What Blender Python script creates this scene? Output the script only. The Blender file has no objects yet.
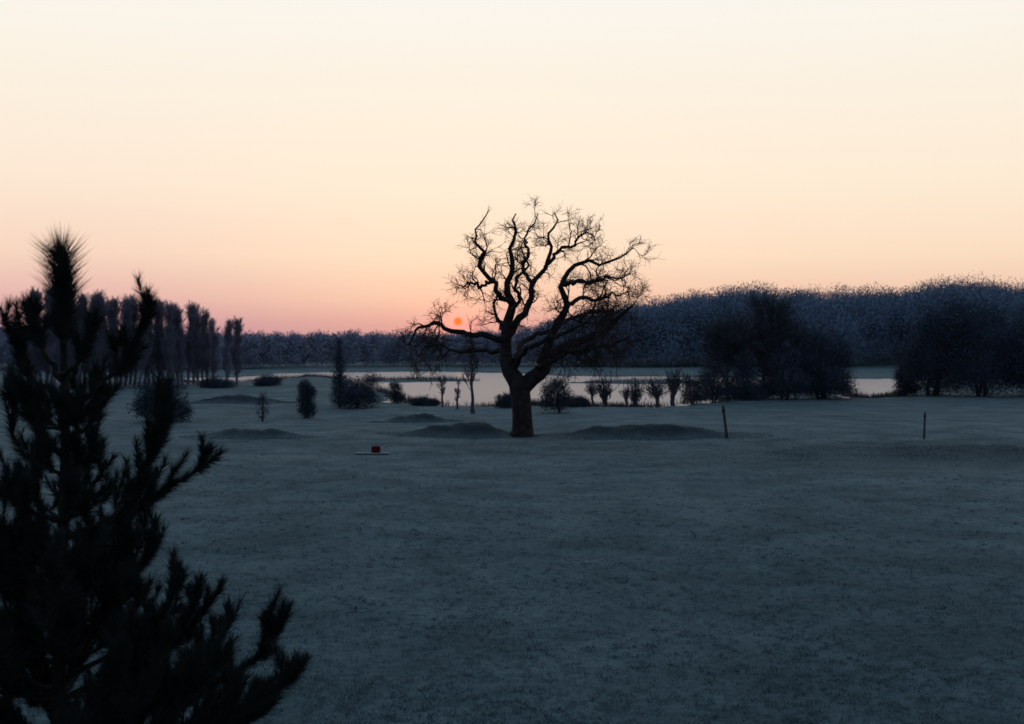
import bpy, math, numpy as np
from mathutils import Vector
C = bpy.context.scene
col = C.collection
F = 1200.0
A = math.atan(17.0/F)
CAM_Z = 5.25

# ------------------------------------------------------------------ pixel ray -> place in the world
def pt(px, py, Y):
    x = (px-512)/F; y = (362-py)/F
    dy = math.cos(A)+y*math.sin(A); dz = -math.sin(A)+y*math.cos(A)
    t = Y/dy
    return np.array([x*t, Y, CAM_Z+dz*t])
def gpt(px, py):
    y = (362-py)/F
    dy = math.cos(A)+y*math.sin(A); dz = -math.sin(A)+y*math.cos(A)
    t = -CAM_Z/dz
    return np.array([(px-512)/F*t, dy*t])

def norm(a): return a/np.maximum(np.linalg.norm(a,axis=-1,keepdims=True),1e-9)

# ------------------------------------------------------------------ mesh building
class MB:
    def __init__(s): s.v=[]; s.q=[]; s.t=[]; s.n=0; s.nr=[]
    def add(s, v, q=None, t=None, nr=None):
        v=np.asarray(v,float).reshape(-1,3)
        if q is not None: s.q.append(np.asarray(q,int).reshape(-1,4)+s.n)
        if t is not None: s.t.append(np.asarray(t,int).reshape(-1,3)+s.n)
        if nr is not None: s.nr.append(np.asarray(nr,float).reshape(-1,3))
        s.v.append(v); s.n+=len(v)
    def merge(s,o,off):
        s.add(np.concatenate(o.v)+off, np.concatenate(o.q) if o.q else None, np.concatenate(o.t) if o.t else None, np.concatenate(o.nr) if o.nr else None)
    def build(s, name, mat, parent=None, smooth=False):
        me=bpy.data.meshes.new(name)
        v=np.concatenate(s.v)
        q=np.concatenate(s.q) if s.q else np.zeros((0,4),int)
        t=np.concatenate(s.t) if s.t else np.zeros((0,3),int)
        me.vertices.add(len(v)); me.vertices.foreach_set('co', v.astype(np.float32).ravel())
        loops=np.concatenate([q.ravel(),t.ravel()]).astype(np.int32)
        me.loops.add(len(loops)); me.loops.foreach_set('vertex_index', loops)
        me.polygons.add(len(q)+len(t))
        st=np.concatenate([np.arange(len(q))*4, len(q)*4+np.arange(len(t))*3]).astype(np.int32)
        me.polygons.foreach_set('loop_start', st)
        me.polygons.foreach_set('use_smooth', np.full(len(q)+len(t), smooth))
        me.update(calc_edges=True); me.validate()
        if s.nr:
            nr=np.concatenate(s.nr)
            if len(nr)==len(me.vertices):
                at=me.attributes.new('crown_normal','FLOAT_VECTOR','POINT'); at.data.foreach_set('vector',nr.astype(np.float32).ravel())
        me.materials.append(mat)
        o=bpy.data.objects.new(name, me); col.objects.link(o)
        if parent: o.parent=parent
        return o

def tubes(mb, P, R, sides=5):
    P=np.asarray(P,float); R=np.asarray(R,float)
    if P.ndim==2: P=P[None]; R=R[None]
    N,K,_=P.shape
    if N==0: return
    T=norm(np.gradient(P,axis=1))
    m=norm(P[:,-1]-P[:,0])
    ref=np.where(np.abs(m[:,2:3])>.75, np.array([[1.,0.13,0]]), np.array([[0,0.1,1.]]))
    U=norm(np.cross(T,ref[:,None,:])); V=np.cross(T,U)
    a=np.arange(sides)*2*math.pi/sides
    ring=(P[:,:,None,:]+R[:,:,None,None]*(U[:,:,None,:]*np.cos(a)[None,None,:,None]+V[:,:,None,:]*np.sin(a)[None,None,:,None]))
    base=(np.arange(N)*K*sides)[:,None,None]
    k=np.arange(K-1)[None,:,None]; j=np.arange(sides)[None,None,:]
    j2=(j+1)%sides
    q=np.stack([base+k*sides+j, base+k*sides+j2, base+(k+1)*sides+j2, base+(k+1)*sides+j],-1)
    mb.add(ring.reshape(-1,3), q.reshape(-1,4))

def resample(pts, K):
    pts=np.asarray(pts,float)
    d=np.r_[0,np.cumsum(np.linalg.norm(np.diff(pts[:,:3],axis=0),axis=1))]
    s=np.linspace(0,d[-1],K)
    return np.stack([np.interp(s,d,pts[:,i]) for i in range(pts.shape[1])],1)

def grow(P,R,m,rng,t=(.3,1),ang=(.6,1.1),L=(1,2),taper=.4,gnarl=.25,up=.1,K=6,rmax=1.,rmin=.01,rk=.6):
    N,Kp,_=P.shape
    idx=np.repeat(np.arange(N),m); M=len(idx)
    tt=rng.uniform(t[0],t[1],M)
    s=tt*(Kp-1); i0=np.clip(s.astype(int),0,Kp-2); f=(s-i0)[:,None]
    st=P[idx,i0]*(1-f)+P[idx,i0+1]*f
    rad=R[idx,i0]*(1-f[:,0])+R[idx,i0+1]*f[:,0]
    tan=norm(P[idx,i0+1]-P[idx,i0])
    rv=rng.normal(size=(M,3)); rv-= (rv*tan).sum(1,keepdims=True)*tan; rv=norm(rv)
    an=rng.uniform(ang[0],ang[1],M)[:,None]
    d=norm(np.cos(an)*tan+np.sin(an)*rv+np.array([0,0,up]))
    ln=rng.uniform(L[0],L[1],M)*(1-taper*tt)
    pts=[st]; cur=st.copy()
    for k in range(K-1):
        cur=cur+d*(ln/(K-1))[:,None]; pts.append(cur.copy())
        d=norm(d+gnarl*rng.normal(size=(M,3))+np.array([0,0,up*.5]))
    P2=np.stack(pts,1)
    r0=np.clip(rad*rk, rmin*1.3, rmax)
    R2=r0[:,None]*(1-np.linspace(0,1,K))[None]+rmin*np.linspace(0,1,K)[None]
    return P2,R2

def diamonds(mb, c, u, v, ctr, rng):
    n=len(c)
    out=norm(norm((c-ctr)*np.array([1,1,.8]))+rng.normal(size=(n,3))*.06)
    flip=(np.cross(u,v)*out).sum(1)<0
    v=np.where(flip[:,None],-v,v)
    vv=np.stack([c+u,c+v,c-u,c-v],1).reshape(-1,3)
    mb.add(vv, np.arange(n*4).reshape(-1,4), nr=np.repeat(out,4,0))

def cloud(mb, rng, lobes, nclump, per, sig, size, ctr, flat=.55, pw=.8, shell=.38):
    lobes=np.asarray(lobes,float)
    vol=lobes[:,3]*lobes[:,4]*lobes[:,5]; w=vol**pw; w/=w.sum()
    li=rng.choice(len(lobes),nclump,p=w)
    d=norm(rng.normal(size=(nclump,3)))
    r=rng.uniform(0,1,nclump)**shell*rng.uniform(.86,1.08,nclump)
    cc=lobes[li,:3]+d*lobes[li,3:6]*r[:,None]
    c=np.repeat(cc,per,0)+np.clip(rng.normal(size=(nclump*per,3)),-1.6,1.6)*sig
    n=len(c)
    u=norm(rng.normal(size=(n,3))); v=norm(np.cross(u,rng.normal(size=(n,3))))
    s=size*rng.uniform(.5,1.3,n)[:,None]
    diamonds(mb,c,u*s,v*s*flat,ctr,rng)

def twigspray(mb,rng,lobes,n,ln,wd,ctr,rad=(.75,1.02),pw=.7,upr=.6):   # thin twigs through a crown
    lobes=np.asarray(lobes,float); w=(lobes[:,3]*lobes[:,4]*lobes[:,5])**pw; w/=w.sum()
    lo=lobes[rng.choice(len(lobes),n,p=w)]
    dd=norm(rng.normal(size=(n,3))+np.array([0,0,.25])); c=lo[:,:3]+dd*lo[:,3:]*rng.uniform(rad[0],rad[1],n)[:,None]
    u=norm(dd*.6+np.array([0,0,upr])+rng.normal(size=(n,3))*.45)*(rng.uniform(.4,1.2,n)*ln)[:,None]
    v=norm(np.cross(u,rng.normal(size=(n,3))))*wd
    diamonds(mb,c,u,v,ctr,rng)

# ------------------------------------------------------------------ materials
def new_mat(name):
    m=bpy.data.materials.new(name); m.use_nodes=True
    nt=m.node_tree; b=nt.nodes['Principled BSDF']
    return m,nt,b
def mat(name,c1,c2,scale=1.,rough=.9,spec=.1,detail=4,coord='Object',bump=0,trans=0,crown=False):
    m,nt,b=new_mat(name)
    tc=nt.nodes.new('ShaderNodeTexCoord'); nz=nt.nodes.new('ShaderNodeTexNoise')
    nz.inputs['Scale'].default_value=scale; nz.inputs['Detail'].default_value=detail
    nt.links.new(tc.outputs[coord],nz.inputs['Vector'])
    rp=nt.nodes.new('ShaderNodeValToRGB')
    rp.color_ramp.elements[0].position=.35; rp.color_ramp.elements[1].position=.65
    rp.color_ramp.elements[0].color=(*c1,1); rp.color_ramp.elements[1].color=(*c2,1)
    nt.links.new(nz.outputs['Fac'],rp.inputs['Fac']); nt.links.new(rp.outputs['Color'],b.inputs['Base Color'])
    b.inputs['Roughness'].default_value=rough; b.inputs['Specular IOR Level'].default_value=spec
    if bump:
        bp=nt.nodes.new('ShaderNodeBump'); bp.inputs['Strength'].default_value=bump; bp.inputs['Distance'].default_value=.05
        nt.links.new(nz.outputs['Fac'],bp.inputs['Height']); nt.links.new(bp.outputs['Normal'],b.inputs['Normal'])
    if crown:   # leaves share the rounded normal of the crown they belong to
        b.inputs['Specular IOR Level'].default_value=0
        at=nt.nodes.new('ShaderNodeAttribute'); at.attribute_name='crown_normal'
        nt.links.new(at.outputs['Vector'],b.inputs['Normal'])
    if trans:
        tr=nt.nodes.new('ShaderNodeBsdfTranslucent'); nt.links.new(rp.outputs['Color'],tr.inputs['Color'])
        mx=nt.nodes.new('ShaderNodeMixShader'); mx.inputs[0].default_value=trans
        nt.links.new(b.outputs[0],mx.inputs[1]); nt.links.new(tr.outputs[0],mx.inputs[2])
        nt.links.new(mx.outputs[0],nt.nodes['Material Output'].inputs['Surface'])
    return m

M={}
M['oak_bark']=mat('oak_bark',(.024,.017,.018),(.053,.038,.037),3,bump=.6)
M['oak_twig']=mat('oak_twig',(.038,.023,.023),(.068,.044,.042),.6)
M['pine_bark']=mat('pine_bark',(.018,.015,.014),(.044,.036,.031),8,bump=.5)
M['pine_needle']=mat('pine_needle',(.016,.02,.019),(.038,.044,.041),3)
M['poplar']=mat('poplar_bark',(.26,.24,.31),(.32,.295,.37),.8,trans=.35)  # pale mauve: distance haze painted into the bark colour
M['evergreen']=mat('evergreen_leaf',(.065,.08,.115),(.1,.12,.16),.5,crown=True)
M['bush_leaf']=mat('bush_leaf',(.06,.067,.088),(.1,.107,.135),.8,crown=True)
M['bush']=mat('willow_twig',(.05,.055,.072),(.09,.093,.115),.8)
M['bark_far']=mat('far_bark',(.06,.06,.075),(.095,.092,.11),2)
M['wood_leaf']=mat('woodland_leaf',(.24,.305,.435),(.29,.36,.495),.04,crown=True)  # aerial haze put into the leaf colour as blue grey
M['far_leaf']=mat('far_leaf',(.42,.425,.57),(.47,.47,.62),.04,crown=True)  # stronger aerial haze painted into the far leaves
M['post']=mat('weathered_post',(.05,.045,.045),(.11,.1,.1),6)
M['strap']=mat('rubber_strap',(.02,.02,.02),(.035,.035,.035),9)
M['red']=mat('red_paint',(.1,.01,.012),(.14,.014,.016),7,rough=.7,spec=.1)
M['pale']=mat('pale_board',(.27,.27,.28),(.35,.345,.345),4)
M['dark_metal']=mat('dark_metal',(.03,.03,.03),(.05,.05,.05),5)
M['reed']=mat('reed',(.06,.06,.064),(.11,.105,.105),.4)
M['grass']=mat('frosted_grass',(.1,.146,.16),(.15,.2,.215),.35)
M['rough']=mat('rough_grass',(.065,.086,.097),(.112,.142,.155),.8)

def mound_mat():
    m,nt,b=new_mat('mound_grass'); N=nt.nodes.new; L=nt.links.new
    tc=N('ShaderNodeTexCoord'); nz=N('ShaderNodeTexNoise'); nz.inputs['Scale'].default_value=1.6; nz.inputs['Detail'].default_value=9
    L(tc.outputs['Object'],nz.inputs['Vector'])
    sx=N('ShaderNodeSeparateXYZ'); L(tc.outputs['Object'],sx.inputs[0])
    ad=N('ShaderNodeMath'); ad.operation='MULTIPLY_ADD'; L(nz.outputs['Fac'],ad.inputs[0]); ad.inputs[1].default_value=.7; L(sx.outputs[2],ad.inputs[2])
    rp=N('ShaderNodeValToRGB'); e=rp.color_ramp.elements
    e[0].position=.3; e[1].position=.8; e[0].color=(.112,.148,.163,1); e[1].color=(.044,.057,.066,1)
    L(ad.outputs[0],rp.inputs[0]); L(rp.outputs[0],b.inputs['Base Color'])
    b.inputs['Roughness'].default_value=.95; b.inputs['Specular IOR Level'].default_value=.05
    bp=N('ShaderNodeBump'); bp.inputs['Strength'].default_value=.8; bp.inputs['Distance'].default_value=.06
    L(nz.outputs['Fac'],bp.inputs['Height']); L(bp.outputs['Normal'],b.inputs['Normal'])
    return m
M['mound']=mound_mat()

def ground_mat():
    m,nt,b=new_mat('frosty_field')
    N=nt.nodes.new; L=nt.links.new
    tc=N('ShaderNodeTexCoord')
    def nz(scale,detail,rough=.6):
        n=N('ShaderNodeTexNoise'); n.inputs['Scale'].default_value=scale; n.inputs['Detail'].default_value=detail
        n.inputs['Roughness'].default_value=rough; L(tc.outputs['Object'],n.inputs['Vector']); return n
    big=nz(.07,5); mid=nz(.4,7,.68); fine=nz(6,8,.75)
    def ramp(src,p0,p1,c0,c1):
        r=N('ShaderNodeValToRGB'); e=r.color_ramp.elements
        e[0].position=p0; e[1].position=p1; e[0].color=(*c0,1); e[1].color=(*c1,1)
        L(src,r.inputs['Fac']); return r
    r1=ramp(big.outputs['Fac'],.35,.65,(.104,.155,.173),(.15,.206,.223))
    r2=ramp(mid.outputs['Fac'],.35,.68,(.6,.62,.63),(1.2,1.18,1.15))
    r3=ramp(fine.outputs['Fac'],.33,.68,(.6,.62,.63),(1.3,1.28,1.26))
    sx=N('ShaderNodeSeparateXYZ'); L(tc.outputs['Object'],sx.inputs[0])
    def ma(op,a_,b_,c_=None):
        x=N('ShaderNodeMath'); x.operation=op
        for k,v in enumerate((a_,b_,c_)):
            if v is None: continue
            if isinstance(v,(int,float)): x.inputs[k].default_value=v
            else: L(v,x.inputs[k])
        return x.outputs[0]
    def mrange(v,a_,b_,c_=0,d_=1):
        mr=N('ShaderNodeMapRange'); mr.interpolation_type='SMOOTHSTEP'; L(v,mr.inputs[0])
        for k,q in enumerate((a_,b_,c_,d_)): mr.inputs[k+1].default_value=q
        return mr.outputs[0]
    # paler towards the lake: grazing brightness of the frost put into the colour
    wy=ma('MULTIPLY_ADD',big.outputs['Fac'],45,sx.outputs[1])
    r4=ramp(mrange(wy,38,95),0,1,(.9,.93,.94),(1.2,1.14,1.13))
    # painted shade of a shallow bank, a strip across the right of the field
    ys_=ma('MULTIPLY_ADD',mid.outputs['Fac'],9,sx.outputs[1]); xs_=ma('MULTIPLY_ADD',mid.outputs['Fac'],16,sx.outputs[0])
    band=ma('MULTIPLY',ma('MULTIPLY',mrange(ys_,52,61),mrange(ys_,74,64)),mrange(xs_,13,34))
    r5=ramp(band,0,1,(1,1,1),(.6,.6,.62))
    # lens vignette painted as darker ground close by on the right
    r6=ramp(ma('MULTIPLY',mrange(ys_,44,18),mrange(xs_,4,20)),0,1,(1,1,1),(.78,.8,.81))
    def mul(a,bb):
        x=N('ShaderNodeMix'); x.data_type='RGBA'; x.blend_type='MULTIPLY'; x.inputs[0].default_value=1
        L(a,x.inputs[6]); L(bb,x.inputs[7]); return x.outputs[2]
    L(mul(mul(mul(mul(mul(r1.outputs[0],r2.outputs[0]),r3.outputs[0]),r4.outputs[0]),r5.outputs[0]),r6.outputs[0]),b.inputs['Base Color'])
    b.inputs['Roughness'].default_value=.95; b.inputs['Specular IOR Level'].default_value=.05
    bp=N('ShaderNodeBump'); bp.inputs['Strength'].default_value=.7; bp.inputs['Distance'].default_value=.06
    L(fine.outputs['Fac'],bp.inputs['Height']); L(bp.outputs['Normal'],b.inputs['Normal'])
    return m
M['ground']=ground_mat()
def water_mat():
    m,nt,b=new_mat('lake_water')
    N=nt.nodes.new; L=nt.links.new
    tc=N('ShaderNodeTexCoord'); mp=N('ShaderNodeMapping'); mp.inputs['Scale'].default_value=(.5,1.,1)
    L(tc.outputs['Object'],mp.inputs['Vector'])
    n=N('ShaderNodeTexNoise'); n.inputs['Scale'].default_value=2.2; n.inputs['Detail'].default_value=5
    L(mp.outputs['Vector'],n.inputs['Vector'])
    bp=N('ShaderNodeBump'); bp.inputs['Strength'].default_value=.5; bp.inputs['Distance'].default_value=.1
    L(n.outputs['Fac'],bp.inputs['Height']); L(bp.outputs['Normal'],b.inputs['Normal'])
    b.inputs['Base Color'].default_value=(.26,.17,.21,1); b.inputs['Roughness'].default_value=.34
    b.inputs['IOR'].default_value=1.33; b.inputs['Specular IOR Level'].default_value=.8
    b.inputs['Specular Tint'].default_value=(1,.8,.88,1)  # pink of the reflected sky put into base colour and tint
    return m
M['water']=water_mat()

# ------------------------------------------------------------------ tagging
def tag(o,label=None,cat=None,group=None,kind=None):
    if label: o['label']=label
    if cat: o['category']=cat
    if group: o['group']=group
    if kind: o['kind']=kind
    return o
def empty(name,loc,rz=0):
    o=bpy.data.objects.new(name,None); col.objects.link(o); o.location=Vector([float(a) for a in loc]); o.rotation_euler=(0,0,rz); o.empty_display_size=.3
    return o
def copy_tree(o,parent=None):
    c=o.copy(); col.objects.link(c)
    if parent: c.parent=parent
    for ch in list(o.children): copy_tree(ch,c)
    return c

# ------------------------------------------------------------------ terrain
near=[(168,379.5),(200,381.5),(240,381),(275,377.5),(310,376),(345,377),(368,382),(386,391),(410,400),(450,404),(500,405),(540,405),(580,404),(620,405),(660,403),(690,400),(712,393),(740,384.5),(790,381.5),(838,383),(850,393),(865,396.5),(885,396),(908,391),(918,385)]
far=[(912,380),(895,377),(860,377.5),(820,377),(760,376),(700,375.5),(640,375),(600,375.5),(560,374.5),(500,371.5),(440,370.5),(400,370.5),(330,371),(285,372),(262,375.5),(220,376.5),(180,377)]
poly=np.array([gpt(*p) for p in near+far])
spits=[(gpt(424,379),11.,6.),(gpt(660,381),14.,4.5)]
def sdf(x,y):
    x=np.asarray(x,float); y=np.asarray(y,float)
    d=np.full(x.shape,1e18); ins=np.zeros(x.shape,bool)
    n=len(poly)
    for i in range(n):
        a=poly[i]; b=poly[(i+1)%n]; e=b-a
        wx=x-a[0]; wy=y-a[1]
        t=np.clip((wx*e[0]+wy*e[1])/(e@e),0,1)
        d=np.minimum(d,(wx-e[0]*t)**2+(wy-e[1]*t)**2)
        cond=((a[1]>y)!=(b[1]>y))
        with np.errstate(divide='ignore',invalid='ignore'):
            xi=a[0]+(y-a[1])/(b[1]-a[1]+1e-12)*e[0]
        ins^= cond&(x<xi)
    d=np.sqrt(d); d=np.where(ins,-d,d)
    for c_,ax,ay in spits:
        d=np.maximum(d,(1-np.hypot((x-c_[0])/ax,(y-c_[1])/ay))*ay)
    return d
def sstep(a,b,x):
    t=np.clip((x-a)/(b-a),0,1); return t*t*(3-2*t)
def hgt(x,y):
    x=np.asarray(x,float); y=np.asarray(y,float)
    h=.05*np.sin(x*.31+1.2)*np.sin(y*.23)+.07*np.sin(x*.11+y*.07)+.05*np.sin(y*.17-x*.05+2)+.02*np.sin(x*.9+y*.5)*np.sin(y*.8-x*.3)
    h=h*sstep(2,25,np.abs(y)+5)
    d=sdf(x,y)+1.6*np.sin(x*.45)*np.sin(y*.3+1)+1.*np.sin(x*1.1+y*.6)+1.8*np.sin(x*.19+2)*np.sin(y*.13)
    k=sstep(-3,4,d)
    h=h*sstep(0,12,d)*k-.9*(1-k)
    h=h+9*sstep(275,430,y)*sstep(15,85,x)+1.5*sstep(300,600,y)
    return h
axis=np.concatenate
ys=axis([np.linspace(-400,-20,12)[:-1],np.arange(-20,95,1.3),np.arange(95,285,1.15),np.arange(285,460,5),np.geomspace(460,6000,16)])
xs=axis([-np.geomspace(6000,135,16)[:-1],np.arange(-135,135,1.5),np.geomspace(135,6000,16)])
X,Y=np.meshgrid(xs,ys); Z=hgt(X,Y)
mb=MB(); nx=len(xs); ny=len(ys)
i=np.arange(ny-1)[:,None]; j=np.arange(nx-1)[None,:]
q=np.stack([i*nx+j,i*nx+j+1,(i+1)*nx+j+1,(i+1)*nx+j],-1)
mb.add(np.stack([X,Y,Z],-1),q)
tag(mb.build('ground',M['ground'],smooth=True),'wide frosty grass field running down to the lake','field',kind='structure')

mb=MB()
wx0,wx1=poly[:,0].min()-8,poly[:,0].max()+8; wy0,wy1=poly[:,1].min()-6,poly[:,1].max()+6
mb.add([[wx0,wy0,-.3],[wx1,wy0,-.3],[wx1,wy1,-.3],[wx0,wy1,-.3]],[[0,1,2,3]])
tag(mb.build('lake',M['water']),'pale pink lake behind the oak tree','lake',kind='structure')

tuft=MB()   # rough grass on the mounds and over the painted bank shade
def blades(mb,p,rng,hmin,hmax,wd,lean=.45):
    n=len(p); d=norm(np.stack([rng.normal(size=n)*lean,rng.normal(size=n)*lean,np.ones(n)],1))*rng.uniform(hmin,hmax,n)[:,None]
    side=norm(np.cross(d,rng.normal(size=(n,3))))*wd
    mb.add(np.stack([p-side,p+side,p+d],1).reshape(-1,3),t=np.arange(n*3).reshape(-1,3))
def mound(px0,px1,pybase,pytop,label,depth=.6,seed=0,pw=2.,k=.6):
    rng=np.random.default_rng(seed)
    g=gpt((px0+px1)/2,pybase); sc=g[1]/F
    w=(px1-px0)*sc/2*1.3; h=(pybase-pytop)*sc*k
    dy=w*depth; cy=g[1]+dy*.7
    mb=MB(); nr,na=24,80
    ph=rng.uniform(0,6,6)
    rr=np.linspace(0,1,nr); aa=np.arange(na)*2*math.pi/na
    def surf(Rr,Aa):
        wob=1+.1*np.sin(2*Aa+ph[0])+.08*np.sin(3*Aa+ph[1])+.04*np.sin(7*Aa+ph[2])
        x=Rr*np.cos(Aa)*w*wob; y=Rr*np.sin(Aa)*dy*wob
        prof=np.clip(1-Rr**pw,0,1)*sstep(1.02,.35,Rr)**.7
        u=x/w
        z=h*prof*(1+.12*np.sin(u*4.1+ph[2])+.09*np.sin(u*8.3+ph[3]+y*.7)+.06*np.sin(u*17+y*1.9+ph[4])+.04*np.sin(u*31+y*3+ph[5]))-.06*sstep(.85,1,Rr)
        return np.stack([x,y,z],-1)
    Rr,Aa=np.meshgrid(rr,aa,indexing='ij')
    vi=surf(Rr,Aa).reshape(-1,3)
    a=np.arange(nr-1)[:,None]; b=np.arange(na)[None,:]; b2=(b+1)%na
    mb.add(vi,np.stack([a*na+b,(a+1)*na+b,(a+1)*na+b2,a*na+b2],-1))
    o=mb.build('mound',M['mound'],smooth=True)
    loc=np.array([g[0],cy,float(hgt(g[0],cy))-.02]); o.location=Vector(loc)
    tag(o,label,'mound',kind='structure')
    n=int(w*dy*420); p=surf(rng.uniform(0,1,n)**.5*1.2,rng.uniform(0,6.283,n))+loc; p[:,2]=np.maximum(p[:,2],hgt(p[:,0],p[:,1]))-.01
    blades(tuft,p,rng,.03,.14,.011,.6)
mound(408,515,437,421,'low dark grass mound just left of the oak trunk',seed=1,k=.72)
mound(572,722,438.5,418,'wide dark grass mound between the oak and the leaning stake',.5,seed=2)
mound(198,288,440,426,'dark grass mound beside the pine tip at left',seed=3)
mound(384,448,421,408,'small grass mound behind the mound left of the oak',seed=4)
mound(190,285,403,391,'low grass mound below the poplar row',.4,seed=5)
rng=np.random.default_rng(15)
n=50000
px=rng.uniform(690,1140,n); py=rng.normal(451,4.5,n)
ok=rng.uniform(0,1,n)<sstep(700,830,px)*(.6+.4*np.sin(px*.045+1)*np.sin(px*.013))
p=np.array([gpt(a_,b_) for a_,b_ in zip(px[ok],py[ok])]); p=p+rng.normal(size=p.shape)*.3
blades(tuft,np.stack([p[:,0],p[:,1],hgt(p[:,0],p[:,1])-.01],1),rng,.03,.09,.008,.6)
nt0=700; inv=rng.uniform(1/95.,1/15.,nt0); ty=1/inv; tx=rng.uniform(-.56,.56,nt0)*ty
tp=np.repeat(np.stack([tx,ty],1),14,0)+rng.normal(size=(nt0*14,2))*np.repeat(rng.uniform(.03,.12,nt0),14)[:,None]
blades(tuft,np.stack([tp[:,0],tp[:,1],hgt(tp[:,0],tp[:,1])-.01],1),rng,.04,.12,.008,.7)
tag(tuft.build('rough_grass',M['rough']),'rough dark grass on the mounds and over the painted bank shade across the field at right','grass',kind='stuff')

# ------------------------------------------------------------------ grass tufts (uncountable)
rng=np.random.default_rng(11)
nt_=26000
inv=rng.uniform(1/75.,1/13.,nt_); yy=1/inv; xx=rng.uniform(-.56,.56,nt_)*yy
thin=rng.uniform(0,1,nt_)>.35*sstep(4,20,xx)*sstep(40,18,yy)
xx=xx[thin]; yy=yy[thin]; nt_=len(xx)
per=9
cx=np.repeat(xx,per)+rng.normal(size=nt_*per)*.05; cy=np.repeat(yy,per)+rng.normal(size=nt_*per)*.05
n=len(cx); base=np.stack([cx,cy,hgt(cx,cy)-.005],1)
scl=np.repeat(rng.uniform(.5,1.5,nt_)**1.3,per)
d=norm(np.stack([rng.normal(size=n)*.75,rng.normal(size=n)*.75,np.ones(n)],1))
ln=(scl*rng.uniform(.03,.08,n))[:,None]
side=norm(np.cross(d,rng.normal(size=(n,3))))*(rng.uniform(.004,.009,n)[:,None])
mb=MB(); mb.add(np.stack([base-side,base+side,base+d*ln],1).reshape(-1,3),t=np.arange(n*3).reshape(-1,3))
tag(mb.build('grass',M['grass']),'short frosted grass tufts over the field','grass',kind='stuff')

# ------------------------------------------------------------------ reeds on the near shore
rng=np.random.default_rng(12)
pn=np.array([gpt(*p) for p in near])
seg=rng.integers(0,len(pn)-1,3600); f=rng.uniform(0,1,3600)[:,None]
p=pn[seg]*(1-f)+pn[seg+1]*f
keep=np.sin(p[:,0]*.35)+np.sin(p[:,0]*.13+1)+rng.normal(size=len(p))*.4>-.2
p=p[keep]; p=np.repeat(p,8,0)+rng.normal(size=(len(p)*8,2))*np.array([.6,.7])
for c_,ax,ay in spits:
    t=rng.uniform(0,6.283,1400); r=np.sqrt(rng.uniform(0,1,1400))*.8
    p=np.concatenate([p,np.stack([c_[0]+ax*r*np.cos(t),c_[1]+ay*r*np.sin(t)],1)])
base=np.stack([p[:,0],p[:,1],np.maximum(hgt(p[:,0],p[:,1]),-.35)],1)
mb=MB(); blades(mb,base,rng,.2,.8,.026,.25)
tag(mb.build('reeds',M['reed']),'low reeds along the near lake shore and on its spits','reeds',kind='stuff')

# ------------------------------------------------------------------ far woodland masses
def skyline(px):
    a=np.array([(-400,320),(60,324),(250,331),(330,329.5),(400,329),(440,330),(500,328),(545,319),(600,303),(650,295.5),(700,289),(745,279),(770,281),(800,286),(850,281),(900,284),(930,274),(975,273),(1024,276),(1400,280)],float)
    return np.interp(px,a[:,0],a[:,1])
def yfront(px):
    a=np.array([(-400,250),(100,255),(250,262),(400,290),(600,285),(700,280),(840,275),(862,292),(905,292),(925,285),(1400,280)],float)
    return np.interp(px,a[:,0],a[:,1])
def wood(pxs,name,mat_,label,seed,rows,n_in,ln,wd,var):
    rng=np.random.default_rng(seed); mb=MB()
    for px0 in pxs:
        for r in range(rows):
            px=px0+rng.uniform(-8,8); Yd=yfront(px)+r*17+rng.uniform(0,12)
            base=pt(px,345,Yd); zt=pt(px,skyline(px)+rng.normal()*var+(rows-1-r)*(3 if px>560 else 1)*rng.uniform(.3,1.2),Yd)[2]
            zg=float(hgt(base[0],Yd)); H=max(zt-zg,3)
            w=H*rng.uniform(.28,.42)
            lob=[[rng.normal()*w*.2,rng.normal()*w*.2,H*.74,w*.8,w*.8,H*.24],[0,0,H*.52,w,w,H*.3],[0,0,H*.22,w*1.1,w*1.1,H*.24]]
            for k in range(4): 
                an=rng.uniform(0,6.3); lob.append([math.cos(an)*w*.65,math.sin(an)*w*.65,H*rng.uniform(.45,.76),w*.55,w*.55,H*.16])
            ctr=np.array([0,w*1.2,H*.2])
            m2=MB(); twigspray(m2,rng,lob,n_in,ln,wd,ctr,(.2,.94),upr=.2)
            mb.merge(m2,np.array([base[0],Yd,zg]))
    tag(mb.build(name,mat_),label,'wood',kind='stuff')
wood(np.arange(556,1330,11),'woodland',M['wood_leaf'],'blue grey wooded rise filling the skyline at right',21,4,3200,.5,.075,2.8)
wood(np.arange(-330,556,7),'distant_woodland',M['far_leaf'],'low hazy line of distant trees beyond the lake at left',22,2,1500,.42,.075,1.3)

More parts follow.
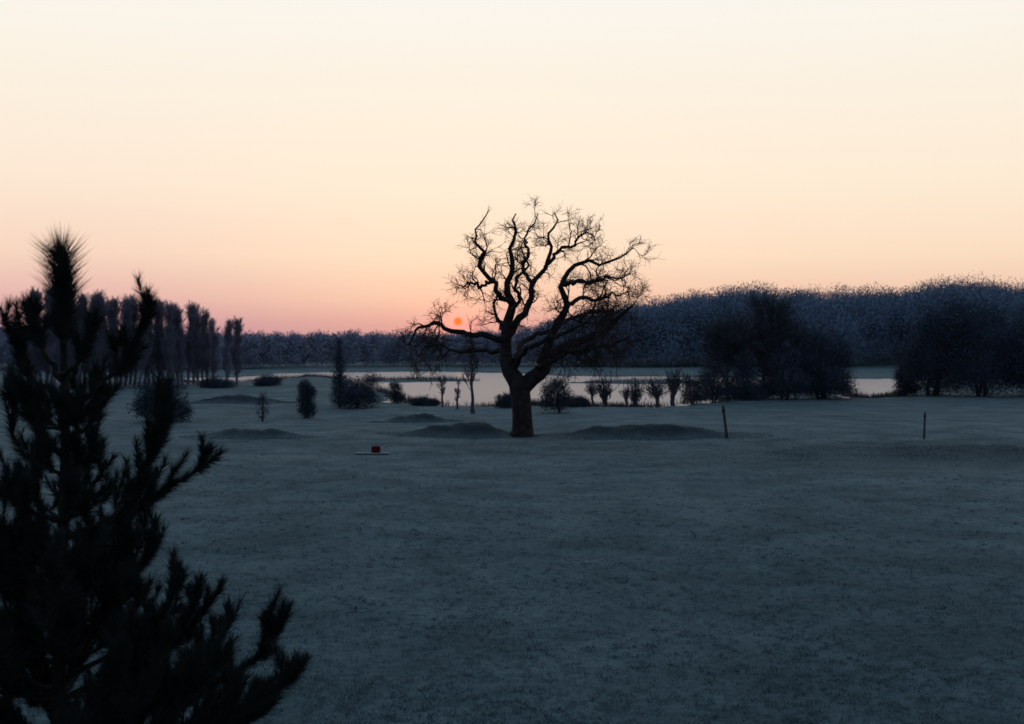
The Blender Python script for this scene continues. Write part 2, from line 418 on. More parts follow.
# ------------------------------------------------------------------ generic trees
def bare_tree(rng,H,spread,tr,nl=14,up=.35,m2=7,m3=5,name='bare_tree',bark='bark_far',twig='bark_far',rmin=.022,start=.25,ang=(.5,1.0),rmax=1.,taper=.45):
    root=empty(name,(0,0,0))
    K=9; z=np.linspace(0,1,K)
    P=np.stack([np.cumsum(rng.normal(size=K))*.02*H*.4, np.cumsum(rng.normal(size=K))*.02*H*.4, z*H*.88],1); P[0,:2]=0
    R=tr*(1.15-z)**.9+.02; R[0]*=1.35
    P=P[None]; R=R[None]
    a=MB(); tubes(a,P,R,7)
    P1,R1=grow(P,R,nl,rng,t=(start,.98),ang=ang,L=(spread*.7,spread*1.25),taper=taper,gnarl=.13,up=up,K=7,rmin=rmin,rmax=rmax)
    tubes(a,P1,R1,5)
    a.build('trunk',M[bark],root,True)
    b=MB()
    P2,R2=grow(P1,R1,m2,rng,t=(.2,1),ang=(.35,.85),L=(spread*.35,spread*.6),gnarl=.15,up=up*.6,K=5,rmin=rmin,rmax=rmin*1.5); tubes(b,P2,R2,3)
    P3,R3=grow(P2,R2,m3,rng,t=(.2,1),ang=(.35,.85),L=(spread*.16,spread*.32),gnarl=.18,up=up*.5,K=4,rmin=rmin*.8); tubes(b,P3,R3,3)
    b.build('crown',M[twig],root)
    return root
def leafy(rng,H,W,lobes=None,nc=220,per=14,leaf=.14,sig=.24,stems=3,name='evergreen_bush',leafm='evergreen',fringe=300,pw=.8):
    root=empty(name,(0,0,0)); w=W/2
    if lobes is None:
        lobes=[[0,0,H*.45,w*.82,w*.82,H*.42],[0,0,H*.2,w*.88,w*.88,H*.2]]
        for k in range(10):
            an=rng.uniform(0,6.3); rr=rng.uniform(.4,.72)*w
            lobes.append([math.cos(an)*rr,math.sin(an)*rr,H*rng.uniform(.2,.8),w*.36,w*.36,H*.16])
    a=MB()
    zt=max(l[2] for l in lobes)
    for k in range(stems):
        e=np.array([rng.normal()*w*.2,rng.normal()*w*.2,zt]); s=np.array([rng.normal()*.08*w,rng.normal()*.08*w,-.1])
        t=np.linspace(0,1,6)[:,None]; P=s*(1-t)+e*t+rng.normal(size=(6,3))*.04*w; P[0]=s
        R=np.linspace(.03*H**.8,.02,6)
        tubes(a,P,R,6)
        P1,R1=grow(P[None],R[None],8,rng,t=(.15,1),L=(w*.4,w*.75),up=.3,rmin=.015,rmax=.08); tubes(a,P1,R1,4)
    a.build('trunk',M['bark_far'],root,True)
    ctr=np.array([0,H*.15,H*.25])
    b=MB()
    cloud(b,rng,lobes,nc,per*2,sig*1.15,leaf*.5,ctr,pw=pw)
    twigspray(b,rng,lobes,fringe*6,leaf*2.2,.02,ctr,(.4,1.04),pw)
    b.build('crown',M[leafm],root)
    return root
def place(o,px,pybase,rz=0,s=1.,sz=None):
    g=gpt(px,pybase)
    o.location=(float(g[0]),float(g[1]),float(hgt(g[0],g[1]))-.03)
    o.rotation_euler=(0,0,rz); o.scale=(s,s,sz if sz else s)
    return g[1]
def height_at(px,pybase,pytop):
    g=gpt(px,pybase); return float(pt(px,pytop,g[1])[2]-hgt(g[0],g[1]))

# poplar row behind the pine
rng=np.random.default_rng(31)
protos=[bare_tree(np.random.default_rng(300+k),10,2.6,.09,nl=60,up=.75,m2=6,m3=6,name='poplar_tree',bark='poplar',twig='poplar',rmin=.011,start=.04,ang=(.27,.52),rmax=.03,taper=.6) for k in range(4)]
ordn='first second third fourth fifth sixth seventh eighth ninth tenth eleventh twelfth thirteenth fourteenth fifteenth sixteenth seventeenth eighteenth nineteenth twentieth twenty-first twenty-second twenty-third twenty-fourth twenty-fifth twenty-sixth twenty-seventh twenty-eighth twenty-ninth thirtieth thirty-first thirty-second thirty-third thirty-fourth thirty-fifth thirty-sixth thirty-seventh thirty-eighth'.split()
row=[(k,213-k*4.9+rng.uniform(-.6,.6),385+k*.08+rng.uniform(-1.8,.6),np.interp(k,[0,4,13,22,38],[314,304,298,293,290])+rng.uniform(-4,4)) for k in range(38)]
used=[False]*4
def poplar(px,pb,ptop,label,group,wide=1.):
    k=int(rng.integers(0,4))
    o=protos[k] if not used[k] else copy_tree(protos[k])
    used[k]=True
    s=height_at(px,pb,ptop)/10.3
    place(o,px,pb,rng.uniform(0,6.3),s*rng.uniform(.95,1.1)*wide,s)
    tag(o,label,'tree',group)
for k,px,pb,ptop in row:
    poplar(px,pb,ptop,'tall bare poplar, %s from the right end of the dense row'%ordn[k],'bare poplars in the row behind the pine',1.3)
poplar(228,385.5,319,'slim bare poplar standing apart, left one of the pair beside the dense row','bare poplars standing apart',1.3)
poplar(237,385,317,'slim bare poplar standing apart, right one of the pair nearest the water','bare poplars standing apart',1.5)

# bushes and small trees
def bush(px,pb,ptop,wpx,label,cat='bush',seed=0,name='round_bush',**k):
    Yd=gpt(px,pb)[1]; H=height_at(px,pb,ptop); W=wpx*Yd/F
    o=leafy(np.random.default_rng(seed),H,W,name=name,**k); place(o,px,pb); tag(o,label,cat)
def cone_lobes(H,w,n=9):
    return [[0,0,H*(.08+.86*t),w*(1-t)**.9*.5+.1,w*(1-t)**.9*.5+.1,H*.08] for t in np.linspace(0,1,n)]
bush(163,421,374,62,'dark round bush half hidden behind the pine tree',seed=41,nc=340)
bush(307,417,376,24,'narrow upright bush standing alone on the field at left',seed=42,nc=170,leaf=.1,sig=.14,leafm='bush_leaf')
bush(358,408,372,56,'broad dark bush at the end of the lake with a thin tree beside it',seed=43,nc=380,leaf=.12)
bush(339,407,338,18,'thin pointed conifer rising above the broad bush at left','tree',seed=44,name='conifer_tree',lobes=cone_lobes(height_at(339,407,338),1.7),nc=170,leaf=.11,sig=.13,stems=1,pw=.3,fringe=100)
bush(397,404,378,18,'small twiggy bush on the shore right of the broad bush',seed=45,nc=60,leaf=.1,sig=.15,leafm='bush_leaf',fringe=150)
bush(557,413,369,44,'twiggy dark bush on the shore just right of the oak trunk',seed=46,nc=140,leaf=.1,sig=.18,leafm='bush_leaf',fringe=400)
bush(262,420,386,16,'tiny bare shrub between the grass mounds at left',seed=47,name='bare_shrub',nc=14,per=8,leaf=.06,sig=.15,leafm='bush_leaf',fringe=60)
bush(218,388,377,44,'low dark scrub at the foot of the two slim poplars',seed=48,nc=160,leaf=.14)
bush(268,386,375,34,'low dark scrub on the shore right of the two slim poplars',seed=49,nc=130,leaf=.14)
bush(425,406,397,34,'low flat scrub on the shore left of the small bare sapling',seed=64,nc=90,leaf=.1,sig=.2,leafm='bush_leaf')
bush(505,408,392,26,'low scrub on the shore just behind the oak trunk',seed=65,nc=90,leaf=.1,sig=.2,leafm='bush_leaf')
bush(577,407,395,28,'low scrub on the shore left of the first pollard willow',seed=68,nc=80,leaf=.1,sig=.2,leafm='bush_leaf')

# right-hand clumps
def tree_px(px,pb,ptop,spreadpx,label,seed,**k):
    Yd=gpt(px,pb)[1]; H=height_at(px,pb,ptop)
    o=bare_tree(np.random.default_rng(seed),H/1.0,spreadpx*Yd/F/2,.016*H+.03,**k); place(o,px,pb); tag(o,label,'tree')
tree_px(764,398,310,94,'rounded bare tree rising above the dark bushes right of the oak',51,nl=46,up=.1,m2=10,m3=8,rmin=.02,start=.22,rmax=.09,ang=(.6,1.25))
tree_px(728,399,324,70,'smaller bare tree at the left edge of the right hand clump',52,nl=38,up=.1,m2=9,m3=8,rmin=.02,rmax=.09,ang=(.6,1.25))
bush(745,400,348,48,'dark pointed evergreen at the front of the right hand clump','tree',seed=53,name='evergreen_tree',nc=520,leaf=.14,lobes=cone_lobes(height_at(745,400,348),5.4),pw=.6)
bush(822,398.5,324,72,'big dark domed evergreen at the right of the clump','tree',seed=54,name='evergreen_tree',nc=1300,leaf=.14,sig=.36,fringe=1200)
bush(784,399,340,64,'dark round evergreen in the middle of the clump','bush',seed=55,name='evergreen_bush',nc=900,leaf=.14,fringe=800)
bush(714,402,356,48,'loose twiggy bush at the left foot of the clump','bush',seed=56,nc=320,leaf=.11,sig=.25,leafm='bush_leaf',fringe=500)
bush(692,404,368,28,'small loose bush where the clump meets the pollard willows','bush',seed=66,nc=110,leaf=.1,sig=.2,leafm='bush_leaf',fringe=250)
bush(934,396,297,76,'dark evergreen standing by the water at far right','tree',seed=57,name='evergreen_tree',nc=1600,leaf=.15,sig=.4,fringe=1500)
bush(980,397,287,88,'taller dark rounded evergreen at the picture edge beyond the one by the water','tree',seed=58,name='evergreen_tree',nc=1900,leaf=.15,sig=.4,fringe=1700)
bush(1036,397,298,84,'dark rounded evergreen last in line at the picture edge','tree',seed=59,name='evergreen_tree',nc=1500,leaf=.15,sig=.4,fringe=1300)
bush(906,395,358,30,'low dark bush at the left foot of the far right evergreens','bush',seed=67,name='evergreen_bush',nc=240,leaf=.13)

# saplings on the near shore
tree_px(473,413,346,34,'slender bare sapling on the shore left of the oak trunk',61,nl=16,up=.3,m2=6,m3=5,rmin=.011,start=.35,rmax=.03)
tree_px(443,407,376,22,'small bare sapling left of the slender sapling',62,nl=12,up=.3,m2=6,m3=4,rmin=.011,rmax=.03)
tree_px(457,409,382,18,'low bare sapling between the two other saplings left of the oak',63,nl=10,up=.3,m2=6,m3=4,rmin=.011,rmax=.03)

# pollard willows
def pollard(rng):
    root=empty('pollard_willow',(0,0,0))
    a=MB(); z=np.linspace(0,1,7); lean=rng.normal(size=2)*.12
    P=np.stack([np.cumsum(rng.normal(size=7))*.05+lean[0]*z,np.cumsum(rng.normal(size=7))*.05+lean[1]*z,-.05+z*rng.uniform(.85,1.4)],1)
    R=np.array([.19,.14,.12,.11,.13,.16,.1])*rng.uniform(.8,1.2); tubes(a,P,R,8)
    top=P[-2]
    for k in range(5):
        an=k*1.25+rng.uniform(0,.6); e=top+np.array([math.cos(an)*.32,math.sin(an)*.32,rng.uniform(.1,.55)])
        t=np.linspace(0,1,4)[:,None]; tubes(a,top*(1-t)+e*t,np.array([.08,.07,.06,.03]),6)
    a.build('trunk',M['bark_far'],root,True)
    n=int(rng.integers(60,100)); st=top+rng.normal(size=(n,3))*np.array([.2,.2,.16])+np.array([0,0,.14])
    sp_=rng.uniform(.4,.8)
    d=norm(np.stack([rng.normal(size=n)*sp_+lean[0],rng.normal(size=n)*sp_+lean[1],np.abs(rng.normal(size=n))*.4+.7],1)); ln=rng.uniform(.35,1.35,n)*(.5+.55*d[:,2])
    pts=[st]; c=st
    for k in range(4):
        c=c+d*(ln/4)[:,None]; pts.append(c); d=norm(d+rng.normal(size=(n,3))*.2+np.array([0,0,.1]))
    P=np.stack(pts,1); R=np.tile(np.linspace(.018,.009,5),(n,1))
    b=MB(); tubes(b,P,R,3); P2,R2=grow(P,R,3,rng,L=(.18,.45),up=.2,K=4,rmin=.009,ang=(.4,.9)); tubes(b,P2,R2,3)
    b.build('crown',M['bush'],root)
    return root
pr=[pollard(np.random.default_rng(70+k)) for k in range(6)]
pos=[(593,406,378,'first'),(606,404.5,371,'second'),(625,406.5,382,'third'),(636,405,374,'fourth'),(659,406,368,'fifth'),(674,404.5,367,'sixth')]
rng=np.random.default_rng(77)
for k,(px,pb,ptp,w_) in enumerate(pos):
    s=height_at(px,pb,ptp)/2.45
    place(pr[k],px,pb,rng.uniform(0,6.3),s*rng.uniform(.8,1.15),s)
    tag(pr[k],'small pollard willow against the lake, %s from the oak'%w_,'tree','pollard willows along the lake shore')

# ------------------------------------------------------------------ the oak
OY=float(gpt(522,436)[1]); o0=np.array([gpt(522,436)[0],OY,float(hgt(gpt(522,436)[0],OY))])
oak=empty('oak_tree',o0); tag(oak,'large bare spreading oak with crooked limbs standing alone in front of the sunrise','tree')
S=OY/F
def limb_pts(l,K,k=1.):
    a=np.array([list(pt(p[0],p[1],OY+p[2])-o0)+[p[3]*k*S/2] for p in l])
    a=resample(a,K); return a[:,:3],a[:,3]
trunk=[(523,444,0,26),(523,437,0,23),(522.5,428,0,21),(522,412,0,19.5),(521,398,0,19.5),(519.5,388,0,21),(516,378,0,16),(513,370,0,9)]
P,R=limb_pts(trunk,14); a=MB(); tubes(a,P,R,14)
for k in range(7):   # root flare
    an=k*.9+.2; r0=np.array([math.cos(an),math.sin(an),0])
    pp_=np.array([r0*.36+[0,0,.6],r0*.46+[0,0,.3],r0*.6+[0,0,.08],r0*.8+[0,0,-.1]]); tubes(a,pp_,np.array([.15,.16,.13,.05]),7)
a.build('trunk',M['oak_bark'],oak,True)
# (twig density, droop, radius factor, twigs per branch, points)
limbs=[
 (1.,.03,.92,5,[(518,388,0,17),(508,370,0,15),(507,348,.3,13),(507,325,.3,11),(513,305,.2,9),(506,285,.2,7),(513,265,0,5.4),(508,247,-.2,4.2),(518,233,-.4,3.1),(513,222,-.4,2.2),(519,212,-.5,1.4)]),
 (1.5,-.04,.98,7,[(521,390,0,18),(535,377,.0,16),(548,360,.3,14),(560,350,.6,12),(578,342,.8,9.5),(598,335,1,7),(615,320,1.2,5),(625,311,1.4,3.4),(636,302,1.5,1.6)]),
 (1.,.03,.88,6,[(541,364,0,11),(550,340,-.5,9.5),(558,322,-.6,9),(568,303,-.8,7.5),(561,285,-.9,6),(568,269,-1,5),(584,259,-1.2,4.2),(600,265,-1.4,3.4),(616,257,-1.5,2.4),(633,247,-1.6,1.4)]),
 (1.,.03,.88,5,[(507,337,.2,10),(519,318,1,8.5),(532,303,1.3,7.5),(531,285,1.5,6),(545,268,1.5,5),(554,250,1.6,4.1),(547,235,1.8,3.2),(557,223,2,2.2),(554,213,2,1.3)]),
 (1.6,-.08,.92,7,[(507,344,.3,8),(492,337,-.3,7),(474,334,-.6,6),(454,332,-1,5.2),(438,324,-1.2,4.4),(422,324,-1.4,3.4),(412,334,-1.5,2.4),(407,346,-1.6,1.4)]),
 (1.,.03,.88,5,[(511,303,.2,7),(499,296,-.4,6.3),(493,280,-.6,5.5),(479,270,-.8,4.5),(484,252,-1,3.7),(474,240,-1.2,2.7),(479,226,-1.3,1.9),(487,213,-1.4,1.2)]),
 (.9,.02,.85,5,[(493,282,-.6,4.5),(479,287,-1.2,3.6),(470,281,-1.6,2.6),(464,287,-2,1.6)]),
 (1.5,-.08,.8,7,[(507,349,.3,7),(494,353,1.2,6),(478,348,2,5),(460,354,2.4,4),(442,344,2.8,3),(426,348,3,2),(416,356,3,1.2)]),
 (1.6,-.09,.82,6,[(560,350,.6,8),(580,353,-.5,6.6),(598,346,-1.2,5.4),(612,344,-1.8,4),(624,340,-2,2.8),(633,346,-2.2,1.5)]),
 (1.5,-.04,.8,6,[(567,305,-.8,6),(582,298,.5,5.2),(597,300,1.2,4.2),(610,294,1.6,3.2),(621,296,2,2.2),(631,289,2,1.2)]),
 (1.,.03,.86,5,[(533,285,1.5,5.5),(522,268,2.2,4.6),(530,250,2.6,3.7),(524,238,3,2.8),(533,226,3,2),(538,215,3.2,1.2)]),
 (1.1,.03,.86,6,[(545,268,1.5,5),(560,249,2.4,4),(576,245,2.8,3.3),(582,233,3,2.5),(593,236,3.2,1.8),(602,225,3.3,1.1)]),
 (1.3,-.04,.72,6,[(514,362,.3,10),(520,345,2,8.5),(535,335,3.5,7),(560,325,4.5,5.5),(580,315,5,4),(598,310,5.5,2.8),(613,314,6,1.4)]),
 (1.2,-.06,.62,6,[(515,367,-.2,10),(525,350,-2,8.5),(545,340,-3.2,7),(570,330,-4.2,5.5),(588,322,-5,3.8),(602,328,-5.5,2.4),(611,335,-6,1.3)]),
 (.65,.03,.52,5,[(509,340,.4,8),(501,325,2.5,7),(493,308,4,5.5),(497,290,5,4),(491,273,5.5,2.5),(499,260,6,1.3)]),
 (.65,.03,.52,5,[(511,318,.2,8),(520,300,-2,7),(515,280,-3.5,5.5),(528,264,-4.5,4),(521,248,-5,2.5),(530,238,-5.5,1.2)]),
 (1.3,-.09,.7,6,[(537,368,0,8),(550,361,-2,6.6),(572,352,-3.5,4.8),(594,346,-4.5,3.3),(614,348,-5,1.5)]),
 (1.3,-.04,.7,6,[(553,330,-.5,7),(570,318,2,5.6),(590,312,3.5,4.2),(608,310,4.5,2.8),(626,314,5,1.3)]),
 (1.1,.02,.82,6,[(565,285,-.9,6),(580,280,-2.4,4.8),(593,283,-3,3.8),(606,276,-3.4,2.8),(618,279,-3.6,1.9),(630,272,-3.8,1.2)]),
]
gap=pt(458,321.5,OY)-o0     # an opening in the twigs above the low left limb
def clear(P,R,r=.62):
    d=np.hypot(P[...,0]-gap[0],P[...,2]-gap[2]).min(1); k=d>r
    return P[k],R[k]
for k,(dens,up_,rk_,tw,l) in enumerate(limbs):
    rng=np.random.default_rng(500+k)
    P,R=limb_pts(l,20,rk_)
    P[1:]+=rng.normal(size=(19,3))*.065
    a=MB(); tubes(a,P,R,9)
    P1,R1=grow(P[None],R[None],int(9*dens),rng,t=(.25,1),ang=(.5,1.2),L=(1.,2.4),taper=.42,gnarl=.36,up=up_,K=9,rmin=.014,rmax=.055); P1,R1=clear(P1,R1); tubes(a,P1,R1,6)
    lo=a.build('limb',M['oak_bark'],oak,True)
    b=MB()
    Pl=np.concatenate([resample(P,9)[None],P1]); Rl=np.concatenate([np.interp(np.linspace(0,1,9),np.linspace(0,1,20),R)[None],R1])
    P2,R2=grow(Pl,Rl,tw,rng,t=(.25,1),ang=(.45,1.15),L=(.5,1.4),taper=.3,gnarl=.3,up=up_,K=7,rmin=.0095,rmax=.02); P2,R2=clear(P2,R2); tubes(b,P2,R2,4)
    P3,R3=grow(P2,R2,tw+1,rng,t=(.2,1),ang=(.4,1.1),L=(.28,.72),taper=.2,gnarl=.22,up=up_,K=4,rmin=.0065,rmax=.0105); P3,R3=clear(P3,R3,.5); tubes(b,P3,R3,3)
    b.build('twigs',M['oak_twig'],lo)

# ------------------------------------------------------------------ foreground pine
PY=9.5; p0=np.array([pt(60,345,PY)[0],PY,float(hgt(pt(60,345,PY)[0],PY))])
pine=empty('pine_tree',p0); tag(pine,'dark young pine with upswept brushy shoots close by at the left edge','tree')
def pp(px,py,dy=0): return pt(px,py,PY+dy)-p0
ztop=pp(62,236)[2]
zz=np.linspace(-.1,ztop-.5,16)
P=np.stack([.02*np.sin(zz*1.7),.02*np.cos(zz*1.3),zz],1); P[:,0]+=np.linspace(0,.015,16)
R=np.linspace(.085,.024,16); R[0]=.11
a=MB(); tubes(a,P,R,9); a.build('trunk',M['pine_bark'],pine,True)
def needles(mb,P,rng,n,ln=(.08,.13),t=(.0,1.02),spread=(.4,1.),wd=.003,fall=.45):
    N,K,_=P.shape
    idx=np.repeat(np.arange(N),n); m=len(idx)
    tt=rng.uniform(t[0],1,m); s=tt*(K-1); i0=np.clip(s.astype(int),0,K-2); f=(s-i0)[:,None]
    c=P[idx,i0]*(1-f)+P[idx,i0+1]*f; tan=norm(P[idx,i0+1]-P[idx,i0])
    rv=rng.normal(size=(m,3)); rv-=(rv*tan).sum(1,keepdims=True)*tan; rv=norm(rv)
    an=(rng.uniform(*spread,m)*(1+fall*.2-fall*tt))[:,None]
    d=np.cos(an)*tan+np.sin(an)*rv
    L=rng.uniform(*ln,m)[:,None]
    side=norm(np.cross(d,rng.normal(size=(m,3))))*wd
    mb.add(np.stack([c-side,c+side,c+d*L],1).reshape(-1,3),t=np.arange(m*3).reshape(-1,3))
def pine_branch(pts,rng,nside=8,sl=(.25,.5),up=.45,nn=150,r=.022,t0=.3,tipn=3,sec=1,tipl=(.09,.16)):
    P=resample(np.asarray(pts),10); P[1:]+=rng.normal(size=(9,3))*.012
    R=np.linspace(r,.007,10)
    a=MB(); tubes(a,P,R,6)
    S,SR=grow(P[None],R[None],nside,rng,t=(t0,.97),ang=(.5,.95),L=sl,taper=.35,gnarl=.07,up=up,K=6,rmin=.005,rmax=.012); tubes(a,S,SR,5)
    b=MB()
    if sec:
        S2,SR2=grow(S,SR,sec,rng,t=(.3,.8),ang=(.5,.9),L=(.12,.26),taper=.2,gnarl=.06,up=up,K=5,rmin=.004,rmax=.008); tubes(a,S2,SR2,4)
        needles(b,S2,rng,nn)
    bo=a.build('branch',M['pine_bark'],pine,True)
    needles(b,P[None,4:],rng,nn*tipn,ln=tipl); needles(b,S,rng,nn,t=(.05,1))
    b.build('needles',M['pine_needle'],bo)
rng=np.random.default_rng(90)
a=MB(); LP=np.array([pp(63,345),pp(64,305),pp(62,278),pp(61,258)]); LP=resample(LP,8); tubes(a,LP,np.linspace(.026,.012,8),6)
lead=a.build('leader_shoot',M['pine_bark'],pine,True); b=MB()
needles(b,LP[None,3:],rng,1300,ln=(.2,.35),spread=(.1,1.0),wd=.0034,fall=0); needles(b,LP[None,:6],rng,1200,ln=(.16,.27),spread=(.4,.9),wd=.0034,fall=0)
b.build('needles',M['pine_needle'],lead)
traced=[
 ([pp(62,415),pp(94,390,.1),pp(126,358,.2),pp(143,327,.2),pp(152,302,.2)],8,(.22,.34)),
 ([pp(62,380),pp(44,355,-.1),pp(35,330,-.1),pp(33,312,-.1)],5,(.2,.32)),
 ([pp(62,395),pp(40,382,.1),pp(20,360,.2),pp(12,332,.2)],7,(.2,.34)),
 ([pp(62,375),pp(78,360,-.2),pp(87,345,-.25),pp(91,330,-.25)],3,(.16,.26)),
 ([pp(62,450),pp(84,432,.2),pp(98,410,.25),pp(105,388,.25)],7,(.2,.3)),
 ([pp(62,455),pp(46,440,-.2),pp(30,415,-.25),pp(26,390,-.25)],8,(.2,.3)),
 ([pp(62,540),pp(110,520,-.1),pp(140,480,-.1),pp(157,440,-.1),pp(165,396,-.1)],18,(.22,.36)),
 ([pp(62,560),pp(120,520,.3),pp(165,488,.4),pp(193,473,.4),pp(211,450,.4)],12,(.22,.36)),
 ([pp(62,650),pp(110,610,.2),pp(140,570,.3),pp(153,532,.3)],13,(.25,.42)),
 ([pp(62,680),pp(120,650,-.3),pp(163,615,-.5),pp(180,578,-.5)],13,(.25,.42)),
 ([pp(62,700),pp(130,670,.3),pp(185,635,.5),pp(207,600,.5)],13,(.25,.42)),
 ([pp(62,780),pp(150,730,.1),pp(220,680,.2),pp(260,655,.2),pp(286,624,.2)],21,(.25,.45)),
 ([pp(62,800),pp(160,760,-.2),pp(230,715,-.4),pp(274,693,-.4),pp(297,668,-.4)],21,(.25,.45)),
 ([pp(62,760),pp(130,720,-.3),pp(190,690,-.5),pp(230,650,-.5)],19,(.25,.45)),
 ([pp(62,740),pp(120,700,-.4),pp(152,660,-.6),pp(168,636,-.6)],17,(.25,.42)),
 ([pp(62,770),pp(110,740,-.6),pp(135,710,-.8),pp(145,680,-.8)],21,(.25,.45)),
 ([pp(62,800),pp(140,775,.6),pp(190,745,.8),pp(215,715,.8)],21,(.25,.45)),
 ([pp(62,830),pp(150,790,.2),pp(220,745,.3),pp(262,710,.3)],23,(.25,.45)),
]
for k,(l,ns,sl_) in enumerate(traced): pine_branch(l,np.random.default_rng(900+k),ns,sl=sl_,nn=145,r=.026,t0=.35,tipn=6)
wz=np.r_[np.arange(1.6,3.3,.28),np.arange(3.5,4.9,.36)]
for k,z in enumerate(wz):
    for j in range(6 if z<4.2 else 5):
        an=j*1.047+k*.55+rng.uniform(-.25,.25); L=(.2+.29*(6.0-z))*rng.uniform(.7,1.0); L=min(L,1.45)
        if z>3.4: L*=.75
        if math.cos(an)>.5 and z>2.6: L*=.6
        h=np.array([math.cos(an),math.sin(an),0]); st=np.array([0,0,z])
        pts=[st,st+h*L*.4+[0,0,L*.1],st+h*L*.75+[0,0,L*.3],st+h*L*.95+[0,0,L*.5],st+h*L+[0,0,L*.7]]
        pine_branch(pts,rng,int(3+L*6) if z>3.3 else int(7+L*10),sl=(.2,.38) if z<4 else (.16,.28),nn=112,r=.012+.008*L,t0=.14)

# ------------------------------------------------------------------ stakes and the small red box
def lathe(mb,prof,seg=12,off=(0,0,0)):
    a_=np.arange(seg)*2*math.pi/seg
    v=np.array([[r*math.cos(t)+off[0],r*math.sin(t)+off[1],z+off[2]] for r,z in prof for t in a_])
    i=np.arange(len(prof)-1)[:,None]; j=np.arange(seg)[None,:]; j2=(j+1)%seg
    mb.add(v,np.stack([i*seg+j,i*seg+j2,(i+1)*seg+j2,(i+1)*seg+j],-1))
def stake(px,pb,H,r,lean,label):
    g=gpt(px,pb); o=empty('wooden_stake',(g[0],g[1],float(hgt(*g))))
    o.rotation_euler=(math.radians(2),math.radians(lean),0.1)
    a=MB(); lathe(a,[(r*1.05,-.3),(r*1.05,.05),(r,.6),(r*.97,H*.8),(r,H-.05),(r*.8,H),(0.001,H+.01)],10); a.build('post',M['post'],o,True)
    b=MB(); lathe(b,[(r*1.02,H*.82),(r*1.22,H*.82),(r*1.22,H*.87),(r*1.02,H*.87)],12); b.build('strap',M['strap'],o)
    tag(o,label,'stake','wooden stakes on the field')
stake(727,438,1.85,.085,-8,'wooden stake leaning to the left at the end of the wide mound')
stake(924,440,1.5,.06,1,'straight wooden stake alone at the far right of the field')

def rbox(mb,cx,cy,cz,sx,sy,sz,b=.03):
    import bmesh
    bm=bmesh.new(); bmesh.ops.create_cube(bm,size=1)
    for v in bm.verts: v.co=Vector((v.co.x*sx,v.co.y*sy,v.co.z*sz))
    bmesh.ops.bevel(bm,geom=bm.edges[:],offset=b,segments=2,affect='EDGES')
    bmesh.ops.triangulate(bm,faces=bm.faces[:])
    bm.verts.index_update()
    mb.add([[v.co.x+cx,v.co.y+cy,v.co.z+cz] for v in bm.verts],t=[[v.index for v in f.verts] for f in bm.faces]); bm.free()
g=gpt(372,453.5); zb=float(hgt(*g))+.03
o=empty('tee_board',(g[0],g[1],zb)); a=MB(); rbox(a,0,0,.03,1.7,.4,.06,.012); a.build('board',M['pale'],o)
b=MB(); rbox(b,-.6,0,-.03,.09,.36,.06,.008); b.build('bearer',M['post'],o)
b=MB(); rbox(b,.6,0,-.03,.09,.36,.06,.008); b.build('bearer',M['post'],o)
tag(o,'low pale board lying on the grass under the red box','board')
g2=gpt(376,453.5); o=empty('red_box',(g2[0],g2[1],zb+.062)); a=MB(); rbox(a,0,0,.13,.42,.3,.26,.03); a.build('body',M['red'],o)
b=MB(); rbox(b,0,0,.285,.45,.33,.045,.015); b.build('lid',M['red'],o)
h=MB(); t=np.linspace(0,math.pi,9); tubes(h,np.stack([np.cos(t)*.1,np.zeros(9),.305+np.sin(t)*.06],1),np.full(9,.012),6); h.build('handle',M['dark_metal'],o,True)
tag(o,'small red box with a handle sitting on the field left of the oak','box')

# ------------------------------------------------------------------ sky, sun
sunp=norm(pt(458,321.5,100.)-np.array([0,0,CAM_Z]))
el=math.asin(sunp[2]); az=math.atan2(sunp[0],sunp[1])
w=bpy.data.worlds.new('World'); C.world=w; w.use_nodes=True
nt=w.node_tree; N=nt.nodes.new; L=nt.links.new
bg=nt.nodes['Background']
tc=N('ShaderNodeTexCoord')
sp=N('ShaderNodeSeparateXYZ'); L(tc.outputs['Generated'],sp.inputs[0])
def math_(op,a,b=None,c=None):
    m=N('ShaderNodeMath'); m.operation=op
    for k,x in enumerate((a,b,c)):
        if x is None: continue
        if isinstance(x,(int,float)): m.inputs[k].default_value=x
        else: L(x,m.inputs[k])
    return m.outputs[0]
def srgb(r,g,b):
    f=lambda c:((c/255+.055)/1.055)**2.4 if c>10 else c/255/12.92
    return (f(r),f(g),f(b),1)
elev=math_('ARCSINE',sp.outputs[2])
fac=math_('DIVIDE',elev,math.pi/2)
def skyramp(stops):
    rp=N('ShaderNodeValToRGB'); L(fac,rp.inputs[0]); cr=rp.color_ramp
    while len(cr.elements)<len(stops): cr.elements.new(.5)
    for e,(d_,c_) in zip(cr.elements,stops): e.position=d_/90; e.color=c_
    return rp.outputs[0]
def smooth(v,a,b):
    m=N('ShaderNodeMapRange'); m.interpolation_type='SMOOTHSTEP'; L(v,m.inputs[0]); m.inputs[1].default_value=a; m.inputs[2].default_value=b; return m.outputs[0]
def mixc(f,a,b):
    m=N('ShaderNodeMix'); m.data_type='RGBA'; L(f,m.inputs[0]); L(a,m.inputs[6]); L(b,m.inputs[7]); return m.outputs[2]
high=[(12,srgb(250,240,224)),(16,srgb(249,245,237)),(24,(.62,.72,.83,1)),(40,(.26,.4,.56,1)),(90,(.12,.22,.36,1))]
warm=skyramp([(0.0,srgb(188,146,152)),(1.0,srgb(213,164,157)),(2.2,srgb(237,196,173)),(4.2,srgb(249,221,194)),(7.5,srgb(252,234,212))]+high)
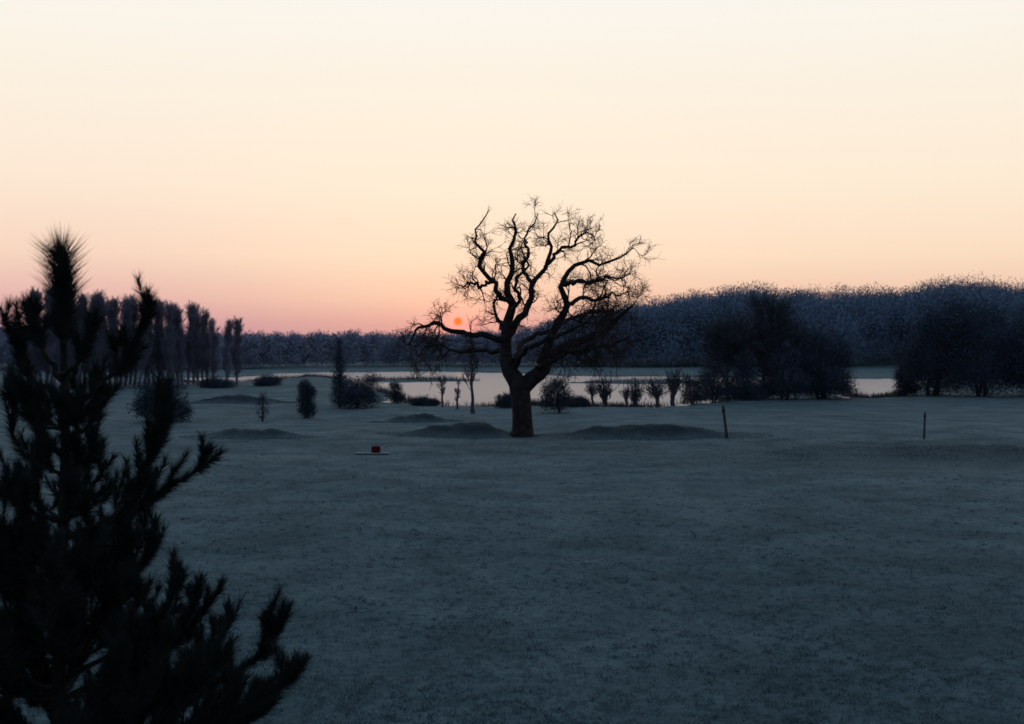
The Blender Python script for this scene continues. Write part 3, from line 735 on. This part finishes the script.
mauve=skyramp([(0.0,srgb(174,140,160)),(1.0,srgb(200,154,164)),(2.2,srgb(226,181,174)),(4.2,srgb(245,213,192)),(7.5,srgb(251,231,211))]+high)
front=mixc(smooth(sp.outputs[0],-.08,-.34),warm,mauve)     # more mauve to the left of the sunrise
back=N('ShaderNodeRGB'); back.outputs[0].default_value=(.142,.208,.285,1)
c=mixc(smooth(sp.outputs[1],-.1,.8),back.outputs[0],front)
dt=N('ShaderNodeVectorMath'); dt.operation='DISTANCE'; L(tc.outputs['Generated'],dt.inputs[0]); dt.inputs[1].default_value=tuple(float(x) for x in sunp)
ang=dt.outputs['Value']       # chord length, equal to the angle for small angles
def addcol(prev,f,c):
    m=N('ShaderNodeMix'); m.data_type='RGBA'; m.blend_type='ADD'; L(f,m.inputs[0]); L(prev,m.inputs[6]); m.inputs[7].default_value=(*c,1); return m.outputs[2]
g1=math_('EXPONENT',math_('MULTIPLY',ang,-8.)); g2_=math_('EXPONENT',math_('MULTIPLY',ang,-40.)); g3=math_('EXPONENT',math_('MULTIPLY',ang,-130.))
c=addcol(c,g1,(.04,.015,-.015)); c=addcol(c,g2_,(.2,.02,-.12)); c=addcol(c,g3,(.45,-.06,-.12))
def disc(prev,r0,r1,colr):
    d=N('ShaderNodeMapRange'); d.interpolation_type='SMOOTHSTEP'; L(ang,d.inputs[0])
    d.inputs[1].default_value=r0; d.inputs[2].default_value=r1; d.inputs[3].default_value=1; d.inputs[4].default_value=0
    m=N('ShaderNodeMix'); m.data_type='RGBA'; L(d.outputs[0],m.inputs[0]); L(prev,m.inputs[6]); m.inputs[7].default_value=(*colr,1); return m.outputs[2]
c=disc(c,.0018,.005,(2.3,.19,.03))
sk=N('ShaderNodeTexSky'); sk.sky_type='NISHITA'; sk.sun_disc=False; sk.sun_elevation=el; sk.sun_rotation=az
ms=N('ShaderNodeMix'); ms.data_type='RGBA'; ms.blend_type='ADD'; ms.inputs[0].default_value=.004; L(c,ms.inputs[6]); L(sk.outputs[0],ms.inputs[7])
L(ms.outputs[2],bg.inputs[0]); bg.inputs[1].default_value=1.0
sl=bpy.data.lights.new('sun','SUN'); sl.energy=.02; sl.angle=math.radians(.5); sl.color=(1,.42,.18)
so=bpy.data.objects.new('sun',sl); col.objects.link(so)
so.rotation_euler=Vector([float(-x) for x in sunp]).to_track_quat('-Z','Y').to_euler()

# ------------------------------------------------------------------ camera
cam=bpy.data.cameras.new('camera'); co=bpy.data.objects.new('camera',cam); col.objects.link(co)
cam.sensor_width=36; cam.lens=36*F/1024; cam.clip_start=.1; cam.clip_end=12000
cam.dof.use_dof=True; cam.dof.focus_distance=22; cam.dof.aperture_fstop=2.0
co.location=(0,0,CAM_Z); co.rotation_euler=(math.pi/2-A,0,0)
C.camera=co
C.view_settings.view_transform='Standard'; C.view_settings.look='None'; C.view_settings.exposure=0
